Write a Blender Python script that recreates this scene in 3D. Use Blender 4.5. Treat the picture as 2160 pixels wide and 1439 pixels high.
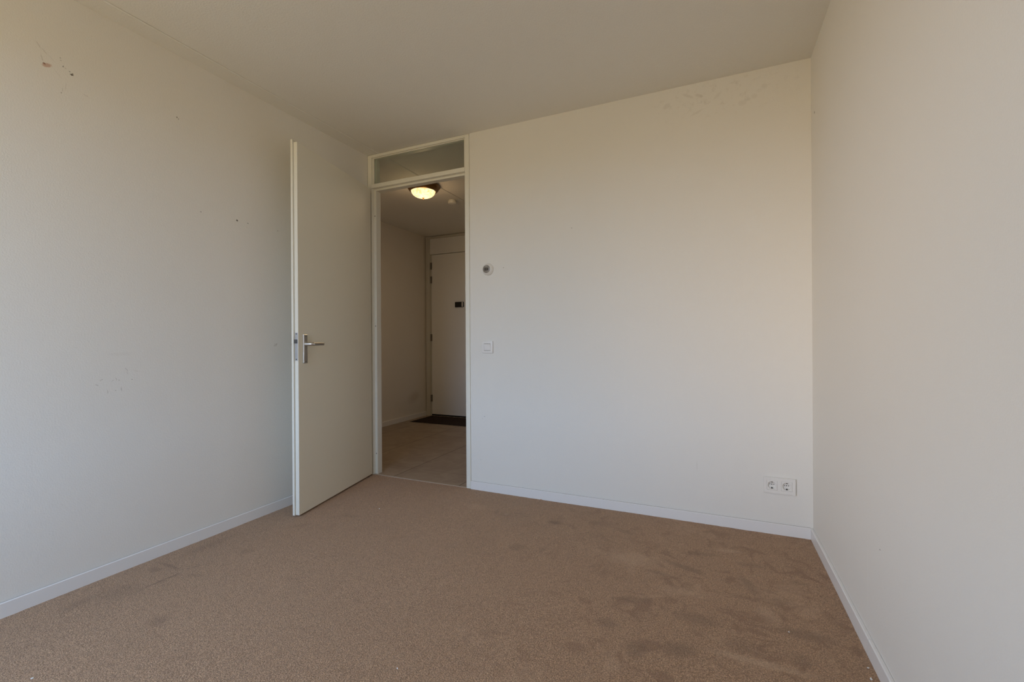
import bpy, bmesh, math, random
from mathutils import Vector, Matrix

scene = bpy.context.scene
for o in list(bpy.data.objects):
    bpy.data.objects.remove(o, do_unlink=True)
COL = scene.collection
random.seed(7)

# ------------------------------------------------------------------ camera
YAW, PITCH, ROLL = 0.42101, -0.001098, -0.0059108
CAM = Vector((-0.48897, -2.87628, 1.08299))
cam_data = bpy.data.cameras.new('camera')
cam_data.sensor_fit = 'HORIZONTAL'
cam_data.sensor_width = 36.0
cam_data.lens = 947.194 * 36.0 / 2160.0
cam_data.clip_start = 0.02
cam = bpy.data.objects.new('camera', cam_data)
COL.objects.link(cam)
cam_r = Vector((math.cos(YAW), math.sin(YAW), 0))
cam_f = Vector((-math.sin(YAW), math.cos(YAW), 0))
cam_u = Vector((0, 0, 1))
f2 = cam_f * math.cos(PITCH) + cam_u * math.sin(PITCH)
u2 = cam_u * math.cos(PITCH) - cam_f * math.sin(PITCH)
r3 = cam_r * math.cos(ROLL) + u2 * math.sin(ROLL)
u3 = u2 * math.cos(ROLL) - cam_r * math.sin(ROLL)
cam.matrix_world = Matrix(((r3.x, u3.x, -f2.x, CAM.x), (r3.y, u3.y, -f2.y, CAM.y),
                           (r3.z, u3.z, -f2.z, CAM.z), (0, 0, 0, 1)))
scene.camera = cam

# ------------------------------------------------------------------ world, window light, exposure
SKY = 7.2
world = bpy.data.worlds.new('daylight')
scene.world = world
world.use_nodes = True
wn, wl = world.node_tree.nodes, world.node_tree.links
wn.clear()
w_out = wn.new('ShaderNodeOutputWorld')
w_bg = wn.new('ShaderNodeBackground')
w_ramp = wn.new('ShaderNodeValToRGB')
w_sep = wn.new('ShaderNodeSeparateXYZ')
w_tc = wn.new('ShaderNodeTexCoord')
w_map = wn.new('ShaderNodeMapRange')
w_map.inputs['From Min'].default_value = -1
w_map.inputs['From Max'].default_value = 1
wl.new(w_tc.outputs['Generated'], w_sep.inputs[0])
wl.new(w_sep.outputs['Z'], w_map.inputs['Value'])
wl.new(w_map.outputs[0], w_ramp.inputs[0])
wl.new(w_ramp.outputs[0], w_bg.inputs['Color'])
wl.new(w_bg.outputs[0], w_out.inputs[0])
cr = w_ramp.color_ramp
cr.elements[0].position = 0.0
cr.elements[0].color = (0.34, 0.25, 0.12, 1)
cr.elements[1].position = 1.0
cr.elements[1].color = (0.53, 0.82, 1.34, 1)
e = cr.elements.new(0.49); e.color = (0.44, 0.345, 0.19, 1)
e = cr.elements.new(0.52); e.color = (0.685, 0.915, 1.27, 1)
# bright warm haze low in the sky on the sun's side (a broad glow, no hard sun)
GLOW_DIR = Vector((-0.55, -0.83, 0.08)).normalized()
w_dot = wn.new('ShaderNodeVectorMath'); w_dot.operation = 'DOT_PRODUCT'
w_dot.inputs[1].default_value = GLOW_DIR
w_gl = wn.new('ShaderNodeMapRange'); w_gl.interpolation_type = 'SMOOTHSTEP'
w_gl.inputs['From Min'].default_value = math.cos(math.radians(18))
w_gl.inputs['From Max'].default_value = math.cos(math.radians(4))
w_mix = wn.new('ShaderNodeMix'); w_mix.data_type = 'RGBA'; w_mix.blend_type = 'ADD'
w_mix.inputs[7].default_value = (1.16, 0.88, 0.62, 1)
wl.new(w_tc.outputs['Generated'], w_dot.inputs[0])
wl.new(w_dot.outputs['Value'], w_gl.inputs['Value'])
wl.new(w_gl.outputs[0], w_mix.inputs[0])
wl.new(w_ramp.outputs[0], w_mix.inputs[6])
wl.new(w_mix.outputs[2], w_bg.inputs['Color'])
w_bg.inputs['Strength'].default_value = SKY

WIN = (-3.00, -1.26, 0.55, 2.42)       # x0, x1, z0, z1 of the window behind the camera
YW = -3.75                              # inner face of the window wall
pd = bpy.data.lights.new('window_daylight', 'AREA')
pd.shape = 'RECTANGLE'
pd.size = WIN[1] - WIN[0]
pd.size_y = WIN[3] - WIN[2]
pd.cycles.is_portal = True
po = bpy.data.objects.new('window_daylight', pd)
COL.objects.link(po)
po.location = ((WIN[0] + WIN[1]) / 2, YW - 0.10, (WIN[2] + WIN[3]) / 2)
po.rotation_euler = (math.radians(90), 0, 0)    # shines towards +y, into the room

vs = scene.view_settings
scene.display_settings.display_device = 'sRGB'
vs.view_transform = 'Standard'
vs.look = 'None'
vs.gamma = 1.0
vs.use_curve_mapping = False
vs.exposure = 0.0
scene.cycles.max_bounces = 16
scene.cycles.diffuse_bounces = 10
scene.cycles.transparent_max_bounces = 12
scene.cycles.use_denoising = True
scene.cycles.sample_clamp_indirect = 6.0

# ------------------------------------------------------------------ room sizes (metres)
H = 2.6                 # ceiling
XL = -3.0627            # left wall face
XF = -2.108             # right outer edge of the door frame
HX0, HX1 = -4.315, -1.15   # hallway
HY1 = 2.60              # hallway: face of the wall with the front door
TW = 0.08               # partition thickness

# ------------------------------------------------------------------ materials
class NT:
    """A small helper round one material's node tree."""
    def __init__(self, name, color=(0.8, 0.8, 0.8), rough=0.6, metal=0.0, spec=0.5):
        self.m = bpy.data.materials.new(name)
        self.m.use_nodes = True
        self.n, self.l = self.m.node_tree.nodes, self.m.node_tree.links
        self.b = self.n['Principled BSDF']
        self.b.inputs['Base Color'].default_value = (*color, 1)
        self.b.inputs['Roughness'].default_value = rough
        self.b.inputs['Metallic'].default_value = metal
        self.b.inputs['Specular IOR Level'].default_value = spec
        self.tc = self.n.new('ShaderNodeTexCoord')
        self.obj = self.tc.outputs['Object']

    def new(self, t, **kw):
        nd = self.n.new(t)
        for k, v in kw.items():
            setattr(nd, k, v)
        return nd

    def noise(self, scale, detail=2.0, rough=0.5, vec=None, dist=0.0):
        nd = self.new('ShaderNodeTexNoise')
        nd.inputs['Scale'].default_value = scale
        nd.inputs['Detail'].default_value = detail
        nd.inputs['Roughness'].default_value = rough
        nd.inputs['Distortion'].default_value = dist
        self.l.new(vec or self.obj, nd.inputs['Vector'])
        return nd.outputs['Fac']

    def math(self, op, a, b=0.0, c=None):
        nd = self.new('ShaderNodeMath', operation=op)
        for i, v in enumerate((a, b, c)):
            if v is None:
                continue
            if isinstance(v, (int, float)):
                nd.inputs[i].default_value = v
            else:
                self.l.new(v, nd.inputs[i])
        return nd.outputs[0]

    def rng(self, v, a, b, c=0.0, d=1.0, smooth=True):
        nd = self.new('ShaderNodeMapRange')
        if smooth:
            nd.interpolation_type = 'SMOOTHSTEP'
        for k, x in (('From Min', a), ('From Max', b), ('To Min', c), ('To Max', d)):
            nd.inputs[k].default_value = x
        self.l.new(v, nd.inputs['Value'])
        return nd.outputs[0]

    def mix(self, fac, a, b, blend='MIX'):
        nd = self.new('ShaderNodeMix', data_type='RGBA', blend_type=blend)
        for i, v in ((0, fac), (6, a), (7, b)):
            if isinstance(v, (int, float)):
                nd.inputs[i].default_value = v
            elif isinstance(v, tuple):
                nd.inputs[i].default_value = (*v, 1)
            else:
                self.l.new(v, nd.inputs[i])
        return nd.outputs[2]

    def bump(self, h, strength, dist, prev=None):
        nd = self.new('ShaderNodeBump')
        nd.inputs['Strength'].default_value = strength
        nd.inputs['Distance'].default_value = dist
        self.l.new(h, nd.inputs['Height'])
        if prev is not None:
            self.l.new(prev, nd.inputs['Normal'])
        return nd.outputs['Normal']

    def color(self, c):
        self.l.new(c, self.b.inputs['Base Color'])

    def normal(self, n):
        self.l.new(n, self.b.inputs['Normal'])

    def spot(self, plane, u, v, ru, rv, rot=0.0, vec=None, soft=0.45):
        """Mask of one ellipse (1 inside) lying in plane 'x', 'y' or 'z' (its normal axis)."""
        mp = self.new('ShaderNodeMapping', vector_type='TEXTURE')
        a = math.radians(rot)
        if plane == 'x':
            loc, r, s = (0, u, v), (a, 0, 0), (1e4, ru, rv)
        elif plane == 'y':
            loc, r, s = (u, 0, v), (0, -a, 0), (ru, 1e4, rv)
        else:
            loc, r, s = (u, v, 0), (0, 0, a), (ru, rv, 1e4)
        mp.inputs['Location'].default_value = loc
        mp.inputs['Rotation'].default_value = r
        mp.inputs['Scale'].default_value = s
        self.l.new(vec or self.obj, mp.inputs['Vector'])
        ln = self.new('ShaderNodeVectorMath', operation='LENGTH')
        self.l.new(mp.outputs[0], ln.inputs[0])
        return self.rng(ln.outputs['Value'], soft, 1.0, 1.0, 0.0)

    def wobble(self, scale, amount):
        """Object coordinates shaken by noise, so that marks get ragged edges."""
        nd = self.new('ShaderNodeTexNoise')
        nd.inputs['Scale'].default_value = scale
        nd.inputs['Detail'].default_value = 3
        self.l.new(self.obj, nd.inputs['Vector'])
        sub = self.new('ShaderNodeVectorMath', operation='SUBTRACT')
        self.l.new(nd.outputs['Color'], sub.inputs[0])
        sub.inputs[1].default_value = (0.5, 0.5, 0.5)
        sc = self.new('ShaderNodeVectorMath', operation='SCALE')
        self.l.new(sub.outputs[0], sc.inputs[0])
        sc.inputs['Scale'].default_value = amount
        ad = self.new('ShaderNodeVectorMath', operation='ADD')
        self.l.new(self.obj, ad.inputs[0])
        self.l.new(sc.outputs[0], ad.inputs[1])
        return ad.outputs[0]


WALL_C = (0.79, 0.767, 0.71)

def wall_material(name, plane=None, marks=(), col=WALL_C, smudges=None):
    t = NT(name, col, 0.85, spec=0.25)
    big = t.noise(3.0, 3)
    c = t.mix(t.rng(big, 0.3, 0.7, 0.0, 0.05), col, tuple(x * 0.9 for x in col))
    if marks or smudges:
        wob = t.wobble(160.0, 0.006)
        if smudges:
            (su, sv, sru, srv, amt) = smudges
            m = t.spot(plane, su, sv, sru, srv, 0, None, 0.3)
            nz = t.rng(t.noise(24.0, 4, 0.65), 0.52, 0.72)
            c = t.mix(t.math('MULTIPLY', t.math('MULTIPLY', m, nz), amt), c, (0.34, 0.29, 0.21))
        for (u, v, ru, rv, rot, colr, alpha) in marks:
            m = t.spot(plane, u, v, ru, rv, rot, wob)
            c = t.mix(t.math('MULTIPLY', m, alpha), c, colr)
    t.color(c)
    fine = t.noise(190.0, 2, 0.6)
    t.normal(t.bump(fine, 0.42, 0.0017))
    return t.m

DARK = (0.09, 0.07, 0.05)
GREY = (0.33, 0.29, 0.24)
RUST = (0.50, 0.27, 0.18)
left_marks = [
    (-1.940, 2.263, 0.022, 0.0105, 26, RUST, 0.70), (-1.948, 2.266, 0.006, 0.005, 0, (0.25, 0.13, 0.09), 0.9),
    (-1.858, 2.266, 0.0085, 0.0050, 5, DARK, 0.95), (-1.856, 2.272, 0.004, 0.003, 0, DARK, 0.6),
    (-1.866, 2.276, 0.004, 0.003, -20, DARK, 0.55), (-1.888, 2.287, 0.003, 0.0065, -10, DARK, 0.6),
    (-1.896, 2.318, 0.003, 0.003, 0, DARK, 0.5), (-1.896, 2.309, 0.003, 0.003, 0, DARK, 0.35),
    (-1.880, 2.283, 0.006, 0.002, -25, GREY, 0.38),
    (-1.966, 2.335, 0.003, 0.02, 35, GREY, 0.26), (-1.947, 2.318, 0.003, 0.018, 40, GREY, 0.22),
    (-1.955, 2.285, 0.003, 0.018, 15, GREY, 0.26), (-1.925, 2.300, 0.002, 0.02, 45, GREY, 0.17),
    (-1.905, 2.245, 0.002, 0.025, 45, GREY, 0.15), (-1.890, 2.185, 0.003, 0.012, 0, GREY, 0.22),
    (-1.880, 2.200, 0.002, 0.03, -8, GREY, 0.12), (-1.810, 2.198, 0.012, 0.004, -20, GREY, 0.19),
    (-1.894, 2.170, 0.003, 0.003, 0, DARK, 0.5),
    (-1.434, 2.271, 0.0045, 0.0045, 0, DARK, 0.85), (-1.426, 2.265, 0.0035, 0.0035, 0, DARK, 0.7),
    (-1.109, 1.805, 0.0075, 0.006, -30, DARK, 0.95), (-1.041, 1.804, 0.006, 0.004, -20, DARK, 0.6),
    (-1.315, 1.803, 0.005, 0.004, 0, DARK, 0.55), (-0.836, 1.804, 0.005, 0.004, 0, DARK, 0.5),
    (-0.859, 1.063, 0.012, 0.012, 30, GREY, 0.26), (-0.850, 1.068, 0.004, 0.010, -30, GREY, 0.45),
    (-0.866, 1.057, 0.003, 0.004, 0, GREY, 0.45),
    (-1.720, 0.905, 0.010, 0.002, 35, GREY, 0.26), (-1.762, 0.912, 0.010, 0.003, 30, GREY, 0.34),
    (-1.778, 0.890, 0.010, 0.003, -35, GREY, 0.30), (-1.705, 0.912, 0.002, 0.010, 10, GREY, 0.38),
    (-1.694, 0.905, 0.004, 0.005, 0, GREY, 0.30), (-1.664, 0.955, 0.003, 0.014, 30, GREY, 0.30),
    (-1.642, 0.905, 0.004, 0.003, 0, DARK, 0.45), (-1.738, 0.855, 0.002, 0.012, 5, GREY, 0.38),
    (-1.685, 0.862, 0.003, 0.014, 8, GREY, 0.34), (-1.708, 0.858, 0.003, 0.003, 0, DARK, 0.4),
    (-1.625, 0.945, 0.012, 0.002, -20, GREY, 0.22), (-1.660, 0.938, 0.002, 0.010, 20, GREY, 0.26),
    (-1.690, 1.030, 0.060, 0.010, 0, GREY, 0.06),
]
back_marks = [
    (-1.840, 1.598, 0.004, 0.004, 0, DARK, 0.6), (-1.339, 1.826, 0.004, 0.003, 0, DARK, 0.65),
    (-1.998, 0.535, 0.004, 0.003, 0, DARK, 0.5), (-2.016, 0.520, 0.003, 0.003, 0, DARK, 0.3),
    (-0.580, 0.335, 0.0012, 0.035, 0, GREY, 0.41), (-2.03, 0.22, 0.004, 0.003, 0, GREY, 0.38),
    (-0.62, 2.535, 0.010, 0.045, 60, (0.40, 0.35, 0.27), 0.18), (-0.56, 2.525, 0.025, 0.012, -20, (0.36, 0.31, 0.24), 0.21),
    (-0.545, 2.515, 0.012, 0.010, 0, (0.33, 0.29, 0.22), 0.21),
    (-0.74, 2.50, 0.03, 0.018, 30, (0.40, 0.35, 0.27), 0.15), (-0.46, 2.50, 0.035, 0.012, 40, (0.40, 0.35, 0.27), 0.12),
    (-0.57, 2.425, 0.05, 0.008, 20, (0.40, 0.35, 0.27), 0.12), (-0.22, 2.50, 0.02, 0.02, 0, (0.40, 0.35, 0.27), 0.13),
    (-0.27, 2.455, 0.02, 0.018, 0, (0.40, 0.35, 0.27), 0.12), (-0.33, 2.43, 0.03, 0.02, 0, (0.40, 0.35, 0.27), 0.12),
]
right_marks = [(-0.087, 2.265, 0.008, 0.008, 0, DARK, 0.95), (-1.067, 0.399, 0.008, 0.0025, -10, DARK, 0.55),
               (-1.43, 2.06, 0.003, 0.030, 0, GREY, 0.08), (-0.94, 0.25, 0.003, 0.16, 0, (0.9, 0.88, 0.84), 0.25)]
M_wall_left = wall_material('wallpaper_left', 'x', left_marks)
M_wall_back = wall_material('wallpaper_back', 'y', back_marks, smudges=(-0.45, 2.50, 0.55, 0.16, 0.20))
M_wall_right = wall_material('wallpaper_right', 'x', right_marks)
M_wall = wall_material('wallpaper_plain')
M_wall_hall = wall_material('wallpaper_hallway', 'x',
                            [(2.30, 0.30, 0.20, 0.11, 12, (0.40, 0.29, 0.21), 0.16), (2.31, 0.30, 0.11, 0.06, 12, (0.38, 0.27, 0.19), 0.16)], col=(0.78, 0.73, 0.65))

t = NT('ceiling_paint', (0.79, 0.77, 0.71), 0.9, spec=0.2)
cn = t.noise(120.0, 3, 0.6)
t.normal(t.bump(cn, 0.75, 0.0035))
M_ceiling = t.m

def paint(name, col, rough=0.38, spots=0.0):
    t = NT(name, col, rough, spec=0.4)
    if spots:
        nz = t.noise(38.0, 2, 0.5)
        c = t.mix(t.rng(nz, 0.76, 0.80, 0.0, spots), col, (0.25, 0.19, 0.13))
        t.color(c)
    nb = t.noise(60.0, 2)
    t.normal(t.bump(nb, 0.05, 0.001))
    return t.m

M_frame = paint('frame_paint', (0.78, 0.76, 0.67), 0.36)
M_door = paint('door_leaf_paint', (0.82, 0.79, 0.67), 0.42)
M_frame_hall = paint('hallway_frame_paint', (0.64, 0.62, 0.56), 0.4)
M_frontdoor = paint('front_door_paint', (0.88, 0.88, 0.87), 0.45)
M_base = paint('baseboard_paint', (0.80, 0.785, 0.76), 0.33, 0.5)
def dark_topped(name, col):
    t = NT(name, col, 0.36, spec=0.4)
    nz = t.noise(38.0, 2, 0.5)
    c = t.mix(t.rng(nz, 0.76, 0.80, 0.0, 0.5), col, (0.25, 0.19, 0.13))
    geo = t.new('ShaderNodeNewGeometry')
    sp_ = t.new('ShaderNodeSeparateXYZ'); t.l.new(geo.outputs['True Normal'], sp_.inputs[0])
    top_dark = t.math('MULTIPLY', t.rng(sp_.outputs['Z'], 0.85, 0.95), 0.75)
    t.color(t.mix(top_dark, c, (0.36, 0.33, 0.30)))      # flat top mixed darker and greyer
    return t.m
M_base_dark_top = dark_topped('dark_topped_baseboard_paint', (0.80, 0.785, 0.76))
M_plastic = paint('white_plastic', (0.80, 0.78, 0.73), 0.28)
M_plastic_sw = paint('switch_plastic', (0.81, 0.785, 0.745), 0.30)
M_steel = NT('brushed_steel', (0.62, 0.61, 0.59), 0.34, 1.0).m
M_lockplate = NT('zinc_plate', (0.50, 0.51, 0.53), 0.42, 1.0).m
M_dark = NT('dark_metal', (0.06, 0.055, 0.05), 0.45, 0.6).m
M_black = NT('black_plastic', (0.012, 0.012, 0.013), 0.25).m
M_hole = NT('dark_recess', (0.02, 0.018, 0.016), 0.8).m
M_bronze = NT('aged_bronze', (0.30, 0.17, 0.065), 0.36, 1.0).m
M_hinge = NT('hinge_steel', (0.34, 0.32, 0.29), 0.42, 1.0).m
M_lcd = NT('display_grey', (0.24, 0.215, 0.18), 0.3).m
M_lcd_dark = NT('display_dark', (0.05, 0.043, 0.035), 0.2).m
M_strip = NT('threshold_strip_metal', (0.52, 0.45, 0.37), 0.45, 0.35).m
M_crumb = NT('white_crumb', (0.85, 0.84, 0.81), 0.7).m
M_crumb_o = NT('orange_crumb', (0.62, 0.34, 0.17), 0.7).m

t = NT('transom_glass', (0.95, 0.97, 0.96), 0.02)
gl_out = t.n['Material Output']
tr = t.new('ShaderNodeBsdfTransparent'); tr.inputs[0].default_value = (0.90, 0.93, 0.91, 1)
gs = t.new('ShaderNodeBsdfGlossy'); gs.inputs['Roughness'].default_value = 0.02
fr = t.new('ShaderNodeFresnel'); fr.inputs['IOR'].default_value = 1.45
mx = t.new('ShaderNodeMixShader')
geo = t.new('ShaderNodeNewGeometry')
front = t.math('MULTIPLY', fr.outputs[0], t.math('SUBTRACT', 1.0, geo.outputs['Backfacing']))
t.l.new(front, mx.inputs[0]); t.l.new(tr.outputs[0], mx.inputs[1]); t.l.new(gs.outputs[0], mx.inputs[2])
t.l.new(mx.outputs[0], gl_out.inputs['Surface'])
M_glass = t.m

# frosted lamp bowl, lit from inside
t = NT('lamp_bowl_glass', (0.4, 0.33, 0.22), 0.35)
mot = t.noise(42.0, 4, 0.6, dist=0.6)
ec = t.mix(t.rng(mot, 0.35, 0.68), (1.0, 0.82, 0.48), (1.0, 0.60, 0.22))
t.l.new(ec, t.b.inputs['Emission Color'])
t.b.inputs['Emission Strength'].default_value = 1.35
M_bowl = t.m

# carpet
t = NT('beige_carpet', (0.3, 0.2, 0.13), 0.95, spec=0.1)
C1, C2 = (0.66, 0.425, 0.252), (0.36, 0.217, 0.120)
grain = t.noise(260.0, 2, 0.7)
vor = t.new('ShaderNodeTexVoronoi'); vor.inputs['Scale'].default_value = 215.0
t.l.new(t.obj, vor.inputs['Vector'])
c = t.mix(t.rng(grain, 0.36, 0.62), C2, C1)
cell = t.rng(vor.outputs['Distance'], 0.1, 0.75, 1.0, 0.62)
c = t.mix(1.0, c, t.mix(cell, (0.0, 0.0, 0.0), (1.0, 1.0, 1.0)), 'MULTIPLY')
# brushed pile: large soft patches, strongest towards the right-hand wall
sep = t.new('ShaderNodeSeparateXYZ'); t.l.new(t.obj, sep.inputs[0])
region = t.rng(sep.outputs['X'], -1.7, -0.6, 0.18, 1.0)
w1 = t.wobble(2.2, 0.5)
patch = t.noise(8.5, 6, 0.66, w1, 0.9)
amt = t.math('MULTIPLY', t.rng(patch, 0.52, 0.64), region)
c = t.mix(t.math('MULTIPLY', amt, 0.58), c, (0.245, 0.142, 0.080))
hi = t.noise(4.0, 4, 0.6, t.wobble(1.7, 0.7), 0.5)
c = t.mix(t.math('MULTIPLY', t.math('MULTIPLY', t.rng(hi, 0.54, 0.68), region), 0.20), c, (0.62, 0.43, 0.275))
redd = t.rng(sep.outputs['X'], -2.6, -0.3, 0.0, 0.34)
c = t.mix(redd, c, (0.53, 0.46, 0.43), 'SOFT_LIGHT')
wob = t.wobble(38.0, 0.026)
DK = (0.20, 0.122, 0.070)
floor_marks = [  # x, y, half-length, half-width, rotation, strength
    (-2.90, -1.572, 0.13, 0.018, 0, 0.45), (-2.782, -1.685, 0.012, 0.10, 0, 0.55), (-2.78, -1.62, 0.014, 0.045, 0, 0.5),
    (-2.77, -1.52, 0.012, 0.07, -25, 0.35), (-2.70, -1.575, 0.05, 0.02, 20, 0.3),
    (-2.463, -1.847, 0.06, 0.05, 0, 0.38), (-2.85, -1.80, 0.12, 0.10, 10, 0.25), (-2.92, -1.62, 0.05, 0.03, 0, 0.35),
    (-2.95, -1.35, 0.05, 0.22, 0, 0.25), (-2.70, -1.32, 0.06, 0.05, 0, 0.22), (-2.90, -1.92, 0.05, 0.10, 10, 0.25),
    (-1.671, -0.340, 0.050, 0.040, 0, 0.42), (-1.60, -0.30, 0.07, 0.015, 10, 0.3), (-1.352, -0.345, 0.06, 0.042, 0, 0.60), (-1.345, -0.350, 0.016, 0.014, 0, 0.35),
    (-1.551, -0.321, 0.05, 0.02, 0, 0.22), (-1.432, -0.725, 0.07, 0.055, 30, 0.36), (-1.30, -0.70, 0.03, 0.05, 0, 0.22),
    (-1.74, -0.33, 0.02, 0.06, 20, 0.28), (-1.10, -0.25, 0.10, 0.05, 0, 0.25), (-0.95, -0.30, 0.12, 0.03, -20, 0.25),
    (-0.63, -0.59, 0.14, 0.035, -20, 0.38), (-0.563, -0.612, 0.05, 0.03, -20, 0.3), (-0.72, -0.70, 0.10, 0.025, -10, 0.35),
    (-0.35, -0.652, 0.035, 0.12, 20, 0.40), (-0.25, -0.75, 0.10, 0.05, 30, 0.25), (-0.185, -0.944, 0.14, 0.05, 0, 0.40),
    (-0.865, -1.166, 0.06, 0.045, 0, 0.40), (-0.743, -1.27, 0.05, 0.07, 0, 0.42), (-0.606, -1.211, 0.09, 0.06, 20, 0.45),
    (-0.79, -0.962, 0.13, 0.035, 15, 0.35), (-0.55, -1.00, 0.13, 0.05, 0, 0.35), (-0.40, -1.10, 0.09, 0.06, 0, 0.30),
    (-0.22, -1.10, 0.05, 0.05, 0, 0.3), (-0.33, -0.45, 0.10, 0.04, 0, 0.3), (-0.55, -0.42, 0.14, 0.03, 10, 0.3),
    (-0.30, -1.30, 0.12, 0.03, 15, 0.25), (-0.15, -0.55, 0.06, 0.03, 0, 0.3), (-0.15, -0.40, 0.05, 0.02, 0, 0.3),
    (-2.55, -0.75, 0.10, 0.03, 20, 0.22), (-2.72, -0.98, 0.10, 0.03, 50, 0.2),
]
for (u, v, ru, rv, rot, a) in floor_marks:
    c = t.mix(t.math('MULTIPLY', t.spot('z', u, v, ru, rv, rot, wob, 0.2), min(0.85, a * 1.15)), c, DK)
for (u, v, ru, rv, rot, a) in [(-0.36, -1.17, 0.22, 0.03, 0, 0.35), (-0.30, -0.86, 0.05, 0.10, 20, 0.25), (-0.62, -0.82, 0.16, 0.05, 5, 0.22),
                               (-0.85, -0.60, 0.22, 0.10, 0, 0.16), (-0.42, -0.33, 0.10, 0.03, 10, 0.3), (-1.9, -0.30, 0.12, 0.08, 0, 0.12), (-1.671, -0.338, 0.030, 0.024, 0, 0.35)]:
    c = t.mix(t.math('MULTIPLY', t.spot('z', u, v, ru, rv, rot, wob, 0.2), a), c, (0.62, 0.43, 0.275))
t.color(c)
b1 = t.bump(vor.outputs['Distance'], 0.5, 0.004)
t.normal(t.bump(grain, 0.7, 0.006, b1))
t.b.inputs['Sheen Weight'].default_value = 0.15
M_carpet = t.m

# hallway tiles (0.605 m, grout lines fitted to the photograph)
t = NT('beige_floor_tiles', (0.4, 0.3, 0.2), 0.42, spec=0.4)
sep = t.new('ShaderNodeSeparateXYZ'); t.l.new(t.obj, sep.inputs[0])
def grout(sock, off, pitch=0.605):
    v = t.math('DIVIDE', t.math('SUBTRACT', sock, off), pitch)
    fr_ = t.math('FRACT', v)
    d = t.math('MINIMUM', fr_, t.math('SUBTRACT', 1.0, fr_))
    return t.rng(t.math('MULTIPLY', d, pitch), 0.0018, 0.0040, 1.0, 0.0), t.math('FLOOR', v)
gx, ix = grout(sep.outputs['X'], -2.831)
gy, iy = grout(sep.outputs['Y'], 0.272)
g = t.math('MAXIMUM', gx, t.math('MULTIPLY', gy, 0.5))
comb = t.new('ShaderNodeCombineXYZ'); t.l.new(ix, comb.inputs[0]); t.l.new(iy, comb.inputs[1])
wnz = t.new('ShaderNodeTexWhiteNoise', noise_dimensions='3D'); t.l.new(comb.outputs[0], wnz.inputs['Vector'])
vein = t.noise(6.0, 5, 0.62, dist=0.9)
tc_ = t.mix(t.rng(vein, 0.3, 0.7), (0.30, 0.225, 0.165), (0.375, 0.295, 0.225))
tc_ = t.mix(t.rng(wnz.outputs['Value'], 0, 1, 0.0, 0.16), tc_, (0.25, 0.18, 0.125))
t.color(t.mix(g, tc_, (0.075, 0.052, 0.035)))
t.normal(t.bump(g, 0.6, -0.002))
M_tiles = t.m

t = NT('doormat_pile', (0.03, 0.02, 0.015), 0.95, spec=0.1)
mn = t.noise(130.0, 3, 0.7)
t.color(t.mix(t.rng(mn, 0.35, 0.7), (0.014, 0.009, 0.008), (0.085, 0.055, 0.045)))
t.normal(t.bump(mn, 0.9, 0.006))
M_mat = t.m

# ------------------------------------------------------------------ mesh helpers
def add_box(bm, x0, x1, y0, y1, z0, z1):
    v = [bm.verts.new(p) for p in ((x0, y0, z0), (x1, y0, z0), (x1, y1, z0), (x0, y1, z0),
                                   (x0, y0, z1), (x1, y0, z1), (x1, y1, z1), (x0, y1, z1))]
    for f in ((3, 2, 1, 0), (4, 5, 6, 7), (0, 1, 5, 4), (1, 2, 6, 5), (2, 3, 7, 6), (3, 0, 4, 7)):
        bm.faces.new([v[i] for i in f])
    return bm

def boxes(*bs):
    bm = bmesh.new()
    for b in bs:
        add_box(bm, *b)
    return bm

def add_prism(bm, pts, axis, a, b):
    """Extrude a closed 2-D outline along axis 0/1/2 from a to b."""
    def P(u, v, w):
        return {0: (w, u, v), 1: (u, w, v), 2: (u, v, w)}[axis]
    A = [bm.verts.new(P(u, v, a)) for u, v in pts]
    B = [bm.verts.new(P(u, v, b)) for u, v in pts]
    n = len(pts)
    bm.faces.new(A); bm.faces.new(list(reversed(B)))
    for i in range(n):
        bm.faces.new((A[i], B[i], B[(i + 1) % n], A[(i + 1) % n]))
    bmesh.ops.recalc_face_normals(bm, faces=bm.faces)
    return bm

def add_lathe(bm, prof, seg=48, mat=None, lobes=0, lob_amp=0.0, lob_from=0.0):
    """Spin (r, h) points about local z; lobes make a wavy rim."""
    rings = []
    for (r, h) in prof:
        if r < 1e-6:
            rings.append([bm.verts.new((0, 0, h))]); continue
        ring = []
        for i in range(seg):
            a = 2 * math.pi * i / seg
            rr = r * (1 + (lob_amp * math.cos(lobes * a) if lobes and r > lob_from else 0))
            ring.append(bm.verts.new((rr * math.cos(a), rr * math.sin(a), h)))
        rings.append(ring)
    for p, q in zip(rings[:-1], rings[1:]):
        if len(p) == 1 and len(q) == 1:
            continue
        for i in range(seg):
            j = (i + 1) % seg
            if len(p) == 1:
                bm.faces.new((p[0], q[i], q[j]))
            elif len(q) == 1:
                bm.faces.new((p[i], q[0], p[j]))
            else:
                bm.faces.new((p[i], q[i], q[j], p[j]))
    if mat is not None:
        bmesh.ops.transform(bm, matrix=mat, verts=[v for ring in rings for v in ring])
    bmesh.ops.recalc_face_normals(bm, faces=bm.faces)
    return bm

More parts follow.
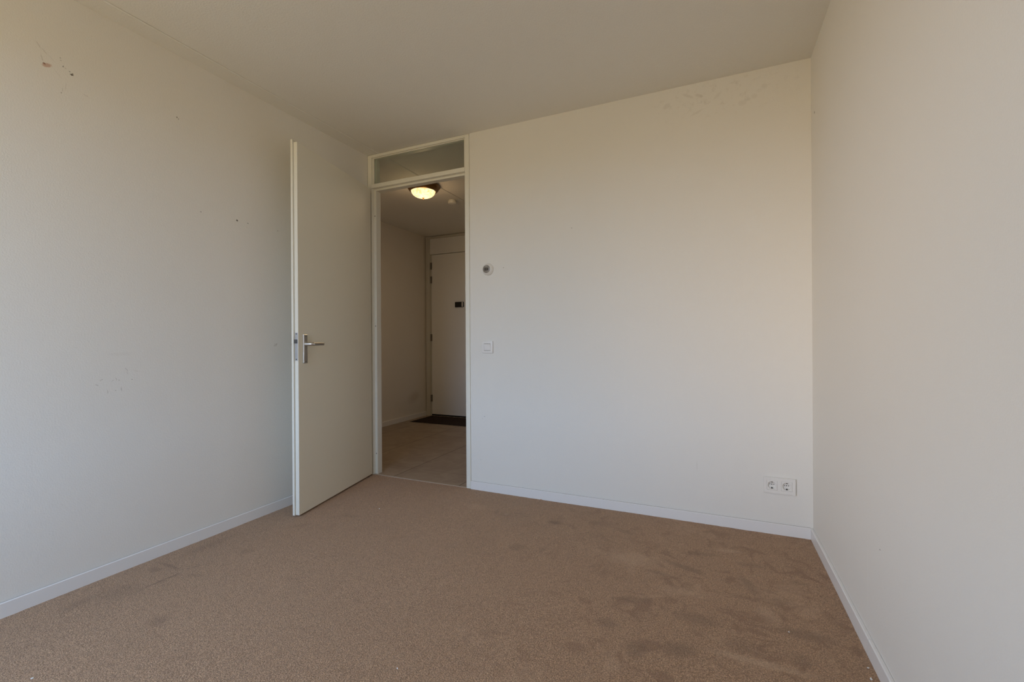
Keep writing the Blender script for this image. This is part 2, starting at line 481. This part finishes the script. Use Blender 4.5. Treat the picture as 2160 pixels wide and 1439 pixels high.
def add_tube(bm, pts, radii, seg=16, squash=None):
    """Round tube through points; radii per point."""
    pts = [Vector(p) for p in pts]
    rings = []
    n = len(pts)
    up = Vector((0, 0, 1))
    for i, p in enumerate(pts):
        d = (pts[min(i + 1, n - 1)] - pts[max(i - 1, 0)]).normalized()
        s = d.cross(up)
        if s.length < 1e-4:
            s = Vector((1, 0, 0))
        s.normalize()
        u = s.cross(d).normalized()
        r = radii[i] if isinstance(radii, (list, tuple)) else radii
        k = squash[i] if squash else 1.0
        rings.append([bm.verts.new(p + s * r * math.cos(2 * math.pi * j / seg) + u * r * k * math.sin(2 * math.pi * j / seg))
                      for j in range(seg)])
    for a, b in zip(rings[:-1], rings[1:]):
        for j in range(seg):
            bm.faces.new((a[j], a[(j + 1) % seg], b[(j + 1) % seg], b[j]))
    bm.faces.new(list(reversed(rings[0]))); bm.faces.new(rings[-1])
    bmesh.ops.recalc_face_normals(bm, faces=bm.faces)
    return bm

def obj(name, bm, mat, parent=None, bevel=0.0, smooth=False, seg=2, label=None):
    me = bpy.data.meshes.new(name)
    bm.to_mesh(me); bm.free()
    me.materials.append(mat)
    o = bpy.data.objects.new(name, me)
    COL.objects.link(o)
    if parent is not None:
        o.parent = parent
    if bevel:
        m = o.modifiers.new('bevel', 'BEVEL')
        m.width = bevel; m.segments = seg; m.limit_method = 'ANGLE'; m.angle_limit = math.radians(35)
    if smooth or bevel:
        for p in me.polygons:
            p.use_smooth = True
        m = o.modifiers.new('weighted', 'WEIGHTED_NORMAL') if bevel else None
        if not bevel:
            try:
                me.set_sharp_from_angle(angle=math.radians(40))
            except Exception:
                pass
    if label:
        o['label'] = label
    return o

def tag(o, label, cat, kind=None, group=None):
    o['label'] = label; o['category'] = cat
    if kind:
        o['kind'] = kind
    if group:
        o['group'] = group
    return o

def empty(name, loc, rz=0.0):
    o = bpy.data.objects.new(name, None)
    o.empty_display_size = 0.05
    COL.objects.link(o)
    o.location = loc; o.rotation_euler = (0, 0, rz)
    return o

def struct(name, bm, mat, label, cat, bevel=0.0):
    return tag(obj(name, bm, mat, None, bevel), label, cat, 'structure')

# ------------------------------------------------------------------ room shell
# carpet: a fine sheet that is slightly uneven, with a fuzzy raised pile
bm = bmesh.new()
fx0, fx1, fy0, fy1 = XL, 0.0, YW, 0.012
nx, ny = 150, 180
gridv = []
for j in range(ny + 1):
    row = []
    for i in range(nx + 1):
        x = fx0 + (fx1 - fx0) * i / nx
        y = fy0 + (fy1 - fy0) * j / ny
        z = 0.0012 * math.sin(x * 5.1 + 1.3 * math.sin(y * 3.3)) * math.sin(y * 4.3 + 0.7) + random.uniform(-0.0006, 0.0006)
        row.append(bm.verts.new((x, y, z)))
    gridv.append(row)
for j in range(ny):
    for i in range(nx):
        bm.faces.new((gridv[j][i], gridv[j][i + 1], gridv[j + 1][i + 1], gridv[j + 1][i]))
add_box(bm, fx0, fx1, fy0, fy1, -0.06, -0.004)
struct('floor', bm, M_carpet, 'beige brown cut-pile carpet with brushed dark patches covering the room floor', 'floor')
struct('floor_hallway', boxes((HX0 - 0.1, HX1 + 0.1, 0.014, HY1 + 0.1, -0.06, -0.001)), M_tiles,
       'large square beige floor tiles seen through the open doorway', 'floor')

# ceiling with the slab joint (a V groove) running from the room on into the hallway
XG, GD = -2.940, 0.010
bm = bmesh.new()
cx0, cx1, cy0, cy1 = HX0 - 0.1, 0.1, YW - 0.2, HY1 + 0.1
add_prism(bm, [(cx0, H), (XG - 0.012, H), (XG - 0.009, H - 0.0035), (XG - 0.006, H - 0.0045), (XG - 0.0005, H), (XG, H + GD), (XG + 0.003, H + GD), (XG + 0.0035, H), (cx1, H),
               (cx1, H + 0.14), (cx0, H + 0.14)], 1, cy0, cy1)
struct('ceiling', bm, M_ceiling, 'off-white stippled ceiling with one straight slab joint near the door', 'ceiling')

struct('wall_left', boxes((XL - 0.1, XL, YW - 0.2, TW, -0.06, H)), M_wall_left,
       'off-white papered wall with small dark holes behind the open door', 'wall')
struct('wall_back', boxes((XF, 0.1, 0.0, TW, -0.06, H)), M_wall_back,
       'off-white papered wall with thermostat, light switch and sockets', 'wall')
struct('wall_right', boxes((0.0, 0.1, YW - 0.2, TW, -0.06, H)), M_wall_right,
       'off-white papered wall at right angles to the socket wall, almost bare', 'wall')
x0, x1, z0, z1 = WIN
struct('wall_front', boxes((XL, x0, YW - 0.2, YW, -0.06, H), (x1, 0.0, YW - 0.2, YW, -0.06, H),
                           (x0, x1, YW - 0.2, YW, -0.06, z0), (x0, x1, YW - 0.2, YW, z1, H)), M_wall,
       'off-white wall with a wide window, opposite the doorway', 'wall')
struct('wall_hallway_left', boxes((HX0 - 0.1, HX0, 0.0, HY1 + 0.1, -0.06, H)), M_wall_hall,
       'dim hallway side wall with a brown smudge near the floor', 'wall')
struct('wall_hallway_front', boxes((HX0, XL, 0.0, TW, -0.06, H)), M_wall,
       'hallway wall continuing past the doorway, out of sight from the room', 'wall')
struct('wall_hallway_right', boxes((HX1, HX1 + 0.1, TW, HY1 + 0.1, -0.06, H)), M_wall,
       'hallway end wall, out of sight behind the socket wall', 'wall')
struct('wall_hallway_back', boxes((-3.17, HX1, HY1, HY1 + 0.1, -0.06, H)), M_wall,
       'hallway wall beside the front door', 'wall')

# window behind the camera
wr = tag(empty('window_1', ((x0 + x1) / 2, YW, z0)), 'wide white framed window opposite the doorway, source of the daylight', 'window', 'structure')
wr_off = Vector(wr.location)
def wbox(*b):
    bx = []
    for q in b:
        bx.append((q[0] - wr_off.x, q[1] - wr_off.x, q[2] - wr_off.y, q[3] - wr_off.y, q[4] - wr_off.z, q[5] - wr_off.z))
    return boxes(*bx)
fy = (YW - 0.09, YW - 0.03)
obj('window_frame', wbox((x0, x0 + 0.06, *fy, z0, z1), (x1 - 0.06, x1, *fy, z0, z1),
                         (x0 + 0.06, x1 - 0.06, *fy, z0, z0 + 0.06), (x0 + 0.06, x1 - 0.06, *fy, z1 - 0.06, z1)), M_frame, wr)
obj('mullion', wbox(((x0 + x1) / 2 - 0.04, (x0 + x1) / 2 + 0.04, *fy, z0 + 0.06, z1 - 0.06)), M_frame, wr)
obj('window_sill', wbox((x0 - 0.05, x1 + 0.05, YW - 0.03, YW + 0.12, z0 - 0.03, z0)), M_frame, wr, 0.004)

# baseboards: flat boards with a small bevelled top edge
BH, BT = 0.060, 0.013
def board(axis, face, sign, a, b, h=BH, gap=0.0012):
    bm = bmesh.new()
    g = face + sign * gap          # a thin open joint between board and wall
    pts = [(g, -0.003), (face + sign * BT, -0.003), (face + sign * BT, h - 0.003), (face + sign * (BT - 0.003), h), (g, h)]
    add_prism(bm, pts, axis, a, b)
    return bm
struct('baseboard_left', board(1, XL, 1, YW, -0.002, BH, 0.003), M_base_dark_top, 'low white baseboard along the wall behind the open door', 'baseboard')
struct('baseboard_back', board(0, 0.0, -1, XF + 0.0005, -BT - 0.0002, BH, 0.003), M_base_dark_top, 'low white baseboard below the switch and sockets', 'baseboard')
struct('baseboard_right', board(1, 0.0, -1, -0.9885, -0.0005), M_base, 'white baseboard piece running from the corner by the sockets to the joint', 'baseboard')
struct('baseboard_right.001', board(1, 0.0, -1, YW, -0.990), M_base, 'white baseboard piece on the bare wall, in front of the joint', 'baseboard')
struct('baseboard_hallway', board(1, HX0, 1, TW, HY1 - 0.018), M_base, 'white baseboard along the dim hallway wall', 'baseboard')

# ------------------------------------------------------------------ door frame with transom (trim_1)
fr_root = tag(empty('trim_1', (-2.585, 0.0, 0.0)), 'white painted door frame with a glazed transom reaching the ceiling', 'door frame', 'structure')
FO = Vector(fr_root.location)
def fbox(*b):
    return boxes(*[(q[0] - FO.x, q[1] - FO.x, q[2], q[3], q[4], q[5]) for q in b])
PF, PB = -0.004, 0.072           # front and back of the frame
LX, RX = -3.020, -2.148          # inner faces of the posts
G = 0.0006
obj('post', fbox((XL + 0.003, LX, PF, PB, -0.003, H - 0.002)), M_frame, fr_root, 0.0025)
obj('post', fbox((RX, XF - 0.005, PF, PB, -0.003, H - 0.002)), M_frame, fr_root, 0.0025)
obj('joint_cover', fbox((XF - 0.005, XF, 0.004, PB, 0.0, H - 0.002)), M_wall, fr_root)
obj('head_rail', fbox((LX + G, RX - G, PF, PB, 2.576, H - 0.002)), M_frame, fr_root, 0.0015)
obj('transom_rail', fbox((LX + G, RX - G, PF, PB, 2.3285, 2.358)), M_frame, fr_root, 0.002)
# door stop all round the opening
obj('stop', fbox((LX + G, -2.996, 0.022, PB + 0.004, -0.003, 2.328)), M_frame, fr_root, 0.002)
obj('stop', fbox((-2.164, RX - G, 0.022, PB + 0.004, -0.003, 2.328)), M_frame, fr_root, 0.002)
obj('stop', fbox((-2.9955, -2.1645, 0.022, PB + 0.004, 2.311, 2.328)), M_frame, fr_root, 0.002)
# transom light: beads and pane
zb0, zb1 = 2.3585, 2.5755
obj('glazing_bead', fbox((LX + G, -3.003, 0.006, 0.018, zb0, zb1), (-2.158, RX - G, 0.006, 0.018, zb0, zb1),
                         (-3.003, -2.158, 0.006, 0.018, zb0, zb0 + 0.006), (-3.003, -2.158, 0.006, 0.018, zb1 - 0.006, zb1)), M_frame, fr_root, 0.001)
obj('glazing_bead', fbox((LX + G, -2.997, 0.025, PB, zb0, zb1), (-2.164, RX - G, 0.025, PB, zb0, zb1),
                         (-2.997, -2.164, 0.025, 0.036, zb0, zb0 + 0.006), (-2.997, -2.164, 0.025, 0.036, zb1 - 0.006, zb1)), M_frame, fr_root, 0.001)
obj('transom_pane', fbox((LX + 0.004, RX - 0.004, 0.0195, 0.0235, zb0 + 0.001, zb1 - 0.001)), M_glass, fr_root, label='clear glass transom pane')
sp = obj('strike_plate', fbox((RX - 0.0016, RX - 0.0002, PF + 0.004, 0.020, 1.035, 1.125)), M_lockplate, fr_root, label='metal strike plate')
obj('strike_opening', fbox((RX - 0.0022, RX - 0.0014, PF + 0.006, 0.017, 1.066, 1.100)), M_hole, sp)
# screw caps on the hinge-side rebate
for zc in (2.107, 1.208, 0.165):
    bm = add_lathe(bmesh.new(), [(0, 0.0016), (0.0045, 0.0010), (0.005, 0)], 16, Matrix.Translation((-3.008 - FO.x, 0.022, zc)) @ Matrix.Rotation(math.pi / 2, 4, 'X'))
    obj('screw_cap', bm, M_lcd, fr_root)

struct('trim_2', boxes((LX, RX, -0.002, 0.013, -0.002, 0.003)), M_strip, 'thin metal strip where the carpet meets the hallway tiles', 'threshold', 0.001)

# ------------------------------------------------------------------ the open room door (door_1)
ANG = math.radians(-77.768)
d1 = tag(empty('door_1', (-3.0354, -0.0323, 0.0), ANG), 'tall flush white interior door standing open into the carpeted room', 'door', 'structure')
LW, LB, LT = 0.878, 0.010, 2.318
bm = bmesh.new()
add_prism(bm, [(0, 0.0), (LW, 0.0), (LW, 0.025), (0, 0.025)], 2, LB, LT)
leaf = obj('door_leaf', bm, M_door, d1, 0.0015)
lip = obj('rebate_lip', boxes((-0.010, LW + 0.0125, -0.0145, -0.0002, LB, LT + 0.0135)), M_frame, d1, 0.0025)
obj('edge_band', boxes((LW + 0.0002, LW + 0.0015, 0.0008, 0.0242, LB + 0.001, LT - 0.001)), M_frame, d1, label='brighter painted door edge')
lk = obj('lock_plate', boxes((LW + 0.0016, LW + 0.0036, 0.0035, 0.0215, 0.966, 1.139)), M_lockplate, d1, 0.0008, label='grey metal lock plate')
bm = bmesh.new()
add_prism(bm, [(LW + 0.0037, 0.0045), (LW + 0.0037, 0.0205), (LW + 0.0045, 0.0205), (LW + 0.0125, 0.0045)], 2, 1.073, 1.097)
obj('latch_bolt', bm, M_dark, lk, 0.0008)
for zc in (0.974, 1.131):
    obj('screw', add_lathe(bmesh.new(), [(0, 0.0008), (0.0035, 0.0005), (0.0038, 0)], 14,
        Matrix.Translation((LW + 0.0036, 0.0125, zc)) @ Matrix.Rotation(math.pi / 2, 4, 'Y')), M_dark, lk)

def handle(side):
    """Long back plate with a lever; side +1 is the face seen from the room's camera, -1 the far face."""
    yf = 0.025 if side > 0 else -0.0145
    s = side
    xa, xb, za, zt = 0.802, 0.840, 0.948, 1.130
    n = 18
    bm = bmesh.new()
    # plate: waisted outline with a flat front and a sloping flank
    def outline(inset):
        L, R = [], []
        for i in range(n + 1):
            k = i / n
            z = za + inset + (zt - za - 2 * inset) * k
            w = 0.0008 * math.cos(math.pi * 2 * (k - 0.6))
            L.append((xa + inset + w, z)); R.append((xb - inset - w, z))
        return L + R[::-1]
    y0, y1, y2 = yf, yf + s * 0.006, yf + s * 0.010
    rings = [[bm.verts.new((x, y, z)) for x, z in outline(ins)] for ins, y in ((0.0, y0), (0.0, y1), (0.004, y2))]
    m = len(rings[0])
    for a, b in zip(rings[:-1], rings[1:]):
        for i in range(m):
            bm.faces.new((a[i], a[(i + 1) % m], b[(i + 1) % m], b[i]))
    bm.faces.new(rings[0]); bm.faces.new(rings[-1])
    bmesh.ops.recalc_face_normals(bm, faces=bm.faces)
    pl = obj('door_handle', bm, M_steel, d1, 0.0012, label='brushed steel lever handle on a long plate')
    zc, xc = 1.068, 0.821
    pts, rad, sq = [], [], []
    pts += [(xc, yf + s * 0.008, zc), (xc, yf + s * 0.022, zc), (xc - 0.001, yf + s * 0.040, zc)]
    rad += [0.0140, 0.0125, 0.0115]; sq += [1, 1, 1]
    for i in range(1, 7):
        a = math.radians(15 * i)
        pts.append((xc - 0.014 * (1 - math.cos(a)) - 0.001, yf + s * (0.040 + 0.014 * math.sin(a)), zc)); rad.append(0.0113); sq.append(1)
    for i in range(1, 7):
        pts.append((xc - 0.015 - 0.0160 * i, yf + s * 0.054, zc)); rad.append(0.0110 - 0.0002 * i); sq.append(1.0)
    pts.append((xc - 0.015 - 0.0975, yf + s * 0.054, zc)); rad.append(0.0080); sq.append(1)
    obj('lever', add_tube(bmesh.new(), pts, rad, 18, sq), M_steel, pl, smooth=True)
    for zc2 in (za + 0.011, zt - 0.011):
        bm = add_lathe(bmesh.new(), [(0, 0.0008), (0.003, 0.0006), (0.0034, 0)], 14,
                       Matrix.Translation((xc, yf + s * 0.010, zc2)) @ Matrix.Rotation(-s * math.pi / 2, 4, 'X'))
        obj('screw', bm, M_dark, pl)
handle(1)
handle(-1)
for zc in (0.25, 1.25, 2.08):
    bm = add_lathe(bmesh.new(), [(0, zc - 0.045), (0.006, zc - 0.045), (0.007, zc - 0.043), (0.007, zc + 0.043), (0.006, zc + 0.045), (0, zc + 0.045)], 16,
                   Matrix.Translation((-0.012, -0.022, 0)))
    obj('hinge', bm, M_hinge, d1, smooth=True)

# ------------------------------------------------------------------ hallway front door and its frame
fd = tag(empty('door_2', (-4.225, HY1, 0.0)), 'closed flush white front door at the end of the dim hallway', 'door', 'structure')
obj('door_leaf', boxes((0.004, 0.95, 0.004, 0.048, 0.022, 2.330)), M_frontdoor, fd, 0.0015)
obj('weather_strip', boxes((0.004, 0.95, 0.0, 0.012, 0.004, 0.0215)), M_black, fd, label='black rubber strip under the door')
for zc in (2.170, 1.970, 1.132, 0.253):
    hg = obj('hinge', add_lathe(bmesh.new(), [(0, zc - 0.05), (0.0075, zc - 0.05), (0.0075, zc - 0.018), (0.0065, zc - 0.017), (0.0075, zc - 0.016),
                                         (0.0075, zc + 0.016), (0.0065, zc + 0.017), (0.0075, zc + 0.018), (0.0075, zc + 0.05), (0, zc + 0.05)], 16,
                                Matrix.Translation((-0.004, -0.010, 0))), M_hinge, fd, smooth=True)
    obj('hinge_leaf', boxes((-0.018, 0.018, -0.0022, -0.0005, zc - 0.05, zc + 0.05)), M_hinge, hg)
# electronic door viewer
vw = obj('door_viewer', boxes((0.4095, 0.5480, -0.020, 0.0035, 1.557, 1.632)), M_black, fd, 0.007, seg=3, label='black electronic door viewer screen')
obj('side_band', boxes((0.524, 0.541, -0.0215, -0.0202, 1.562, 1.627)), M_crumb, vw, 0.001, label='white side band')

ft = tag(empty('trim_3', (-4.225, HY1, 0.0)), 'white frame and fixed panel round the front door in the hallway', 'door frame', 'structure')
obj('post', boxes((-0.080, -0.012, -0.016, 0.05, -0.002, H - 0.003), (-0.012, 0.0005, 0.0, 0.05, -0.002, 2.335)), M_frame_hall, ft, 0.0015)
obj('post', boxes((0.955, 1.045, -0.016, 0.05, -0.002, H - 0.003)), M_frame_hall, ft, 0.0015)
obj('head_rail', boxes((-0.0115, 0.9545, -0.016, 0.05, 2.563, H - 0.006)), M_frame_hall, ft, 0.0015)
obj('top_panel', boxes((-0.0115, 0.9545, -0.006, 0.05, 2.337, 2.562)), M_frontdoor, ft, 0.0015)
obj('back_panel', boxes((-0.090, 1.055, 0.051, 0.10, -0.01, H)), M_hole, ft)
struct('trim_4', boxes((-4.225, -3.27, HY1 - 0.022, HY1 + 0.003, -0.001, 0.004)), M_strip, 'thin strip between the dark doormat and the front door', 'threshold')

# ------------------------------------------------------------------ things
# doormat
mt = tag(empty('doormat', (-3.70, 2.315, 0.0)), 'dark brown rectangular doormat lying in front of the hallway front door', 'doormat')
MX, MY0, MY1 = (-4.209 + 3.70, -3.24 + 3.70), 2.060 - 2.315, 2.570 - 2.315
obj('rubber_backing', boxes((MX[0], MX[1], MY0, MY1, -0.001, 0.004)), M_black, mt, 0.001)
bm = bmesh.new()
gx_, gy_ = 90, 46
ins = 0.012
rows = []
for j in range(gy_ + 1):
    rw = []
    for i in range(gx_ + 1):
        x = MX[0] + ins + (MX[1] - MX[0] - 2 * ins) * i / gx_
        y = MY0 + ins + (MY1 - MY0 - 2 * ins) * j / gy_
        edge = i in (0, gx_) or j in (0, gy_)
        rw.append(bm.verts.new((x, y, 0.0042 if edge else 0.009 + random.uniform(-0.0012, 0.0012))))
    rows.append(rw)
for j in range(gy_):
    for i in range(gx_):
        bm.faces.new((rows[j][i], rows[j][i + 1], rows[j + 1][i + 1], rows[j + 1][i]))
obj('pile', bm, M_mat, mt)

# thermostat
th = tag(empty('thermostat', (-1.961, 0.0, 1.594)), 'small round white thermostat with grey display, above the light switch', 'thermostat')
RY = Matrix.Rotation(math.pi / 2, 4, 'X')        # local z -> -y (out of the wall)
obj('body', add_lathe(bmesh.new(), [(0, 0), (0.0425, 0), (0.0430, 0.004), (0.0430, 0.009), (0.0415, 0.012), (0.0385, 0.0155), (0.0345, 0.021), (0.0315, 0.0245), (0.0295, 0.026), (0, 0.026)], 56, RY), M_plastic, th, smooth=True)
dd = obj('display', add_lathe(bmesh.new(), [(0, 0.0262), (0.0285, 0.0262), (0.0285, 0.0272), (0.0270, 0.0280), (0, 0.0284)], 48, RY), M_lcd, th, smooth=True, label='grey round display face')
obj('screen', boxes((-0.0165, 0.0165, -0.0292, -0.0280, -0.0105, 0.0085)), M_lcd_dark, dd, 0.0006)
obj('screen_digit', boxes((-0.0095, -0.0080, -0.0296, -0.0293, -0.006, 0.005), (-0.002, -0.0005, -0.0296, -0.0293, -0.006, 0.005),
                          (0.004, 0.0055, -0.0296, -0.0293, -0.006, 0.005), (0.0055, 0.009, -0.0296, -0.0293, 0.0035, 0.005), (0.0055, 0.009, -0.0296, -0.0293, -0.006, -0.0045)), M_lcd, dd)
obj('lettering_strip', boxes((-0.0095, 0.005, -0.0287, -0.0280, 0.0195, 0.0215)), M_plastic, dd)

# light switch
sw = tag(empty('light_switch', (-1.967, 0.0, 1.0365)), 'square white light switch with single rocker, beside the door frame', 'light switch')
SO, SI = 0.0425, 0.0255
bm = bmesh.new()
def sq_ring(bm, r, y, n=1):
    return [bm.verts.new((sx * r, y, sz * r)) for sx, sz in ((-1, -1), (1, -1), (1, 1), (-1, 1))]
rg = [sq_ring(bm, SO, -0.0012), sq_ring(bm, SO, -0.0095), sq_ring(bm, SI, -0.0120), sq_ring(bm, SI, -0.004)]
for a, b in zip(rg[:-1], rg[1:]):
    for i in range(4):
        bm.faces.new((a[i], a[(i + 1) % 4], b[(i + 1) % 4], b[i]))
bm.faces.new(rg[0]); bm.faces.new(rg[-1])
bmesh.ops.recalc_face_normals(bm, faces=bm.faces)
obj('cover_plate', bm, M_plastic_sw, sw, 0.0012)
bm = bmesh.new()
add_prism(bm, [(-0.0048, -0.0237), (-0.0118, -0.0237), (-0.0128, 0.0), (-0.0150, 0.0237), (-0.0048, 0.0237)], 0, -0.0246, 0.0246)
obj('rocker', bm, M_plastic_sw, sw, 0.0010)
obj('shade_backing', boxes((-SO + 0.002, SO - 0.002, -0.0011, 0.0, -SO + 0.002, SO - 0.002), (-SI + 0.0002, SI - 0.0002, -0.0046, -0.0041, -SI + 0.0002, SI - 0.0002)), M_hole, sw)  # near-black plates: shade round the cover and in the rocker gap, as colour

# double wall socket
sk = tag(empty('wall_socket', (-0.1585, 0.0, 0.2705)), 'white double power socket low on the wall near the room corner', 'socket')
SWX, SWZ = 0.0770, 0.0435
bm = bmesh.new()
cx_ = (-0.0355, 0.0355)
hs = 0.0258
SF, SB = -0.0125, -0.0012
# plate as frame strips round the two square openings
add_box(bm, -SWX, SWX, SF, SB, hs, SWZ)
add_box(bm, -SWX, SWX, SF, SB, -SWZ, -hs)
add_box(bm, -SWX, cx_[0] - hs, SF, SB, -hs, hs)
add_box(bm, cx_[0] + hs, cx_[1] - hs, SF, SB, -hs, hs)
add_box(bm, cx_[1] + hs, SWX, SF, SB, -hs, hs)
bmesh.ops.remove_doubles(bm, verts=bm.verts, dist=1e-6)
obj('cover_plate', bm, M_plastic, sk)
obj('shade_backing', boxes((-SWX + 0.002, SWX - 0.002, -0.0011, 0.0, -SWZ + 0.002, SWZ - 0.002)), M_hole, sk)  # near-black plate painting the shadow line round the cover and inserts
for cx in cx_:
    bm = bmesh.new()
    N = 48
    h2 = 0.0252
    def sqpt(a, r):
        c_, s_ = math.cos(a), math.sin(a)
        k = r / max(abs(c_), abs(s_))
        return (c_ * k, s_ * k)
    angs = [2 * math.pi * i / N for i in range(N)]
    specs = [('s', h2, -0.0013), ('s', h2, -0.0118), ('c', 0.0212, -0.0126), ('c', 0.0200, -0.0118), ('c', 0.0188, -0.0022)]
    rings = []
    for kind, r, y in specs:
        rings.append([bm.verts.new((cx + (sqpt(a, r)[0] if kind == 's' else r * math.cos(a)), y,
                                    (sqpt(a, r)[1] if kind == 's' else r * math.sin(a)))) for a in angs])
    for a, b in zip(rings[:-1], rings[1:]):
        for i in range(N):
            bm.faces.new((a[i], a[(i + 1) % N], b[(i + 1) % N], b[i]))
    bm.faces.new(rings[0]); bm.faces.new(rings[-1])
    bmesh.ops.recalc_face_normals(bm, faces=bm.faces)
    ins_ = obj('socket_insert', bm, M_plastic, sk)
    def pin(name, px, pz, r, mat, y=-0.0022):
        obj(name, add_lathe(bmesh.new(), [(0, 0.0006), (r * 0.9, 0.0006), (r, 0)], 18, Matrix.Translation((cx + px, y, pz)) @ RY), mat, ins_)
    pin('contact_hole', -0.0095, 0.003, 0.0024, M_hole)
    pin('contact_hole', 0.0095, 0.003, 0.0024, M_hole)
    pin('screw', 0.0, 0.003, 0.0029, M_dark)
    obj('earth_clip', boxes((cx - 0.0028, cx + 0.0028, -0.0112, -0.0022, 0.0155, 0.0186)), M_dark, ins_)
    obj('earth_clip', boxes((cx - 0.0028, cx + 0.0028, -0.0112, -0.0022, -0.0186, -0.0130)), M_dark, ins_)

# ceiling lamp in the hallway
LC = Vector((-3.060, 0.770, H))
cl = tag(empty('ceiling_lamp', LC), 'lit glass bowl lamp with ornate bronze rim on the hallway ceiling', 'ceiling lamp')
def down(prof):
    return [(r, -h) for r, h in prof]
obj('base_ring', add_lathe(bmesh.new(), down([(0.0, 0.0005), (0.140, 0.0005), (0.160, 0.006), (0.164, 0.012), (0.159, 0.018), (0.150, 0.021), (0.144, 0.030),
                                              (0.147, 0.036), (0.143, 0.046), (0.131, 0.058), (0.121, 0.062), (0.117, 0.060), (0.110, 0.052)]), 96, None, 8, 0.025, 0.138), M_bronze, cl, smooth=True, label='wavy aged bronze rim')
for k in range(8):
    a = 2 * math.pi * k / 8
    bm = add_lathe(bmesh.new(), [(0, 0.010), (0.007, 0.007), (0.010, 0.0)], 14, Matrix.Translation((0.151 * math.cos(a), 0.151 * math.sin(a), -0.018)) @ Matrix.Rotation(math.pi, 4, 'X'))
    obj('rosette', bm, M_bronze, cl, smooth=True)
prof = []
for i in range(17):
    a = math.radians(90 * i / 16)
    prof.append((0.1165 * math.cos(a) ** 0.9 if i < 16 else 0.0, 0.056 + 0.066 * math.sin(a)))
obj('glass_bowl', add_lathe(bmesh.new(), down(prof), 64), M_bowl, cl, smooth=True, label='glowing marbled glass bowl')
obj('finial', add_lathe(bmesh.new(), down([(0, 0.1185), (0.009, 0.1185), (0.011, 0.121), (0.011, 0.126), (0.006, 0.129), (0.007, 0.134), (0.004, 0.138), (0, 0.139)]), 20), M_bronze, cl, smooth=True)

bl = bpy.data.lights.new('lamp_light', 'AREA')
bl.shape = 'DISK'; bl.size = 0.20; bl.energy = 3.0; bl.color = (1.0, 0.74, 0.44)
bo = bpy.data.objects.new('lamp_light', bl); COL.objects.link(bo)
bo.location = (LC.x, LC.y, H - 0.145)
gl_ = bpy.data.lights.new('lamp_glow', 'POINT')
gl_.energy = 1.3; gl_.shadow_soft_size = 0.07; gl_.color = (1.0, 0.66, 0.36)
go = bpy.data.objects.new('lamp_glow', gl_); COL.objects.link(go)
go.location = (LC.x, LC.y, H - 0.215)

# smoke detector
SD = Vector((-3.052, 1.292, H))
sd = tag(empty('smoke_detector', SD), 'small round white smoke detector on the hallway ceiling past the lamp', 'smoke detector')
obj('base_plate', add_lathe(bmesh.new(), down([(0, 0.0003), (0.041, 0.0003), (0.041, 0.008), (0, 0.008)]), 40), M_plastic, sd, smooth=True)
obj('body', add_lathe(bmesh.new(), down([(0, 0.0082), (0.044, 0.0082), (0.046, 0.014), (0.047, 0.030), (0.044, 0.036), (0.034, 0.040), (0, 0.041)]), 40), M_plastic, sd, smooth=True)

# crumbs lying on the carpet
def crumb(name, x, y, s, mat, label, seed, flat=0.6):
    rnd = random.Random(seed)
    bm = bmesh.new()
    bmesh.ops.create_icosphere(bm, subdivisions=1, radius=s)
    for v in bm.verts:
        k = rnd.uniform(0.6, 1.25)
        v.co = Vector((v.co.x * k, v.co.y * k * 0.75, v.co.z * k * flat))
    o = obj(name, bm, mat)
    o.location = (x, y, s * flat * 0.7)
    o.rotation_euler = (0, 0, rnd.uniform(0, 3))
    return tag(o, label, 'crumb')
crumb('crumb', -2.461, -0.585, 0.0050, M_crumb, 'tiny white crumb on the carpet in front of the open door', 1)
crumb('crumb', -2.499, -2.191, 0.0050, M_crumb, 'tiny white crumb at the bottom left edge of the picture', 2)
crumb('crumb', -1.447, -1.680, 0.0035, M_crumb, 'tiny white crumb on bare carpet at the bottom centre of the picture', 3)
crumb('crumb', -0.030, -1.058, 0.0045, M_crumb, 'tiny white crumb against the baseboard just past its joint', 4)
crumb('crumb', -0.036, -1.113, 0.0050, M_crumb, 'tiny white crumb by the baseboard at the bottom edge of the picture', 5)
crumb('crumb', -0.239, -0.950, 0.0035, M_crumb, 'tiny white crumb on the dark brushed carpet patch near the corner', 6)
crumb('crumb', -1.560, -0.020, 0.0080, M_crumb_o, 'tiny orange brown flake against the baseboard below the switch', 7, 0.5)
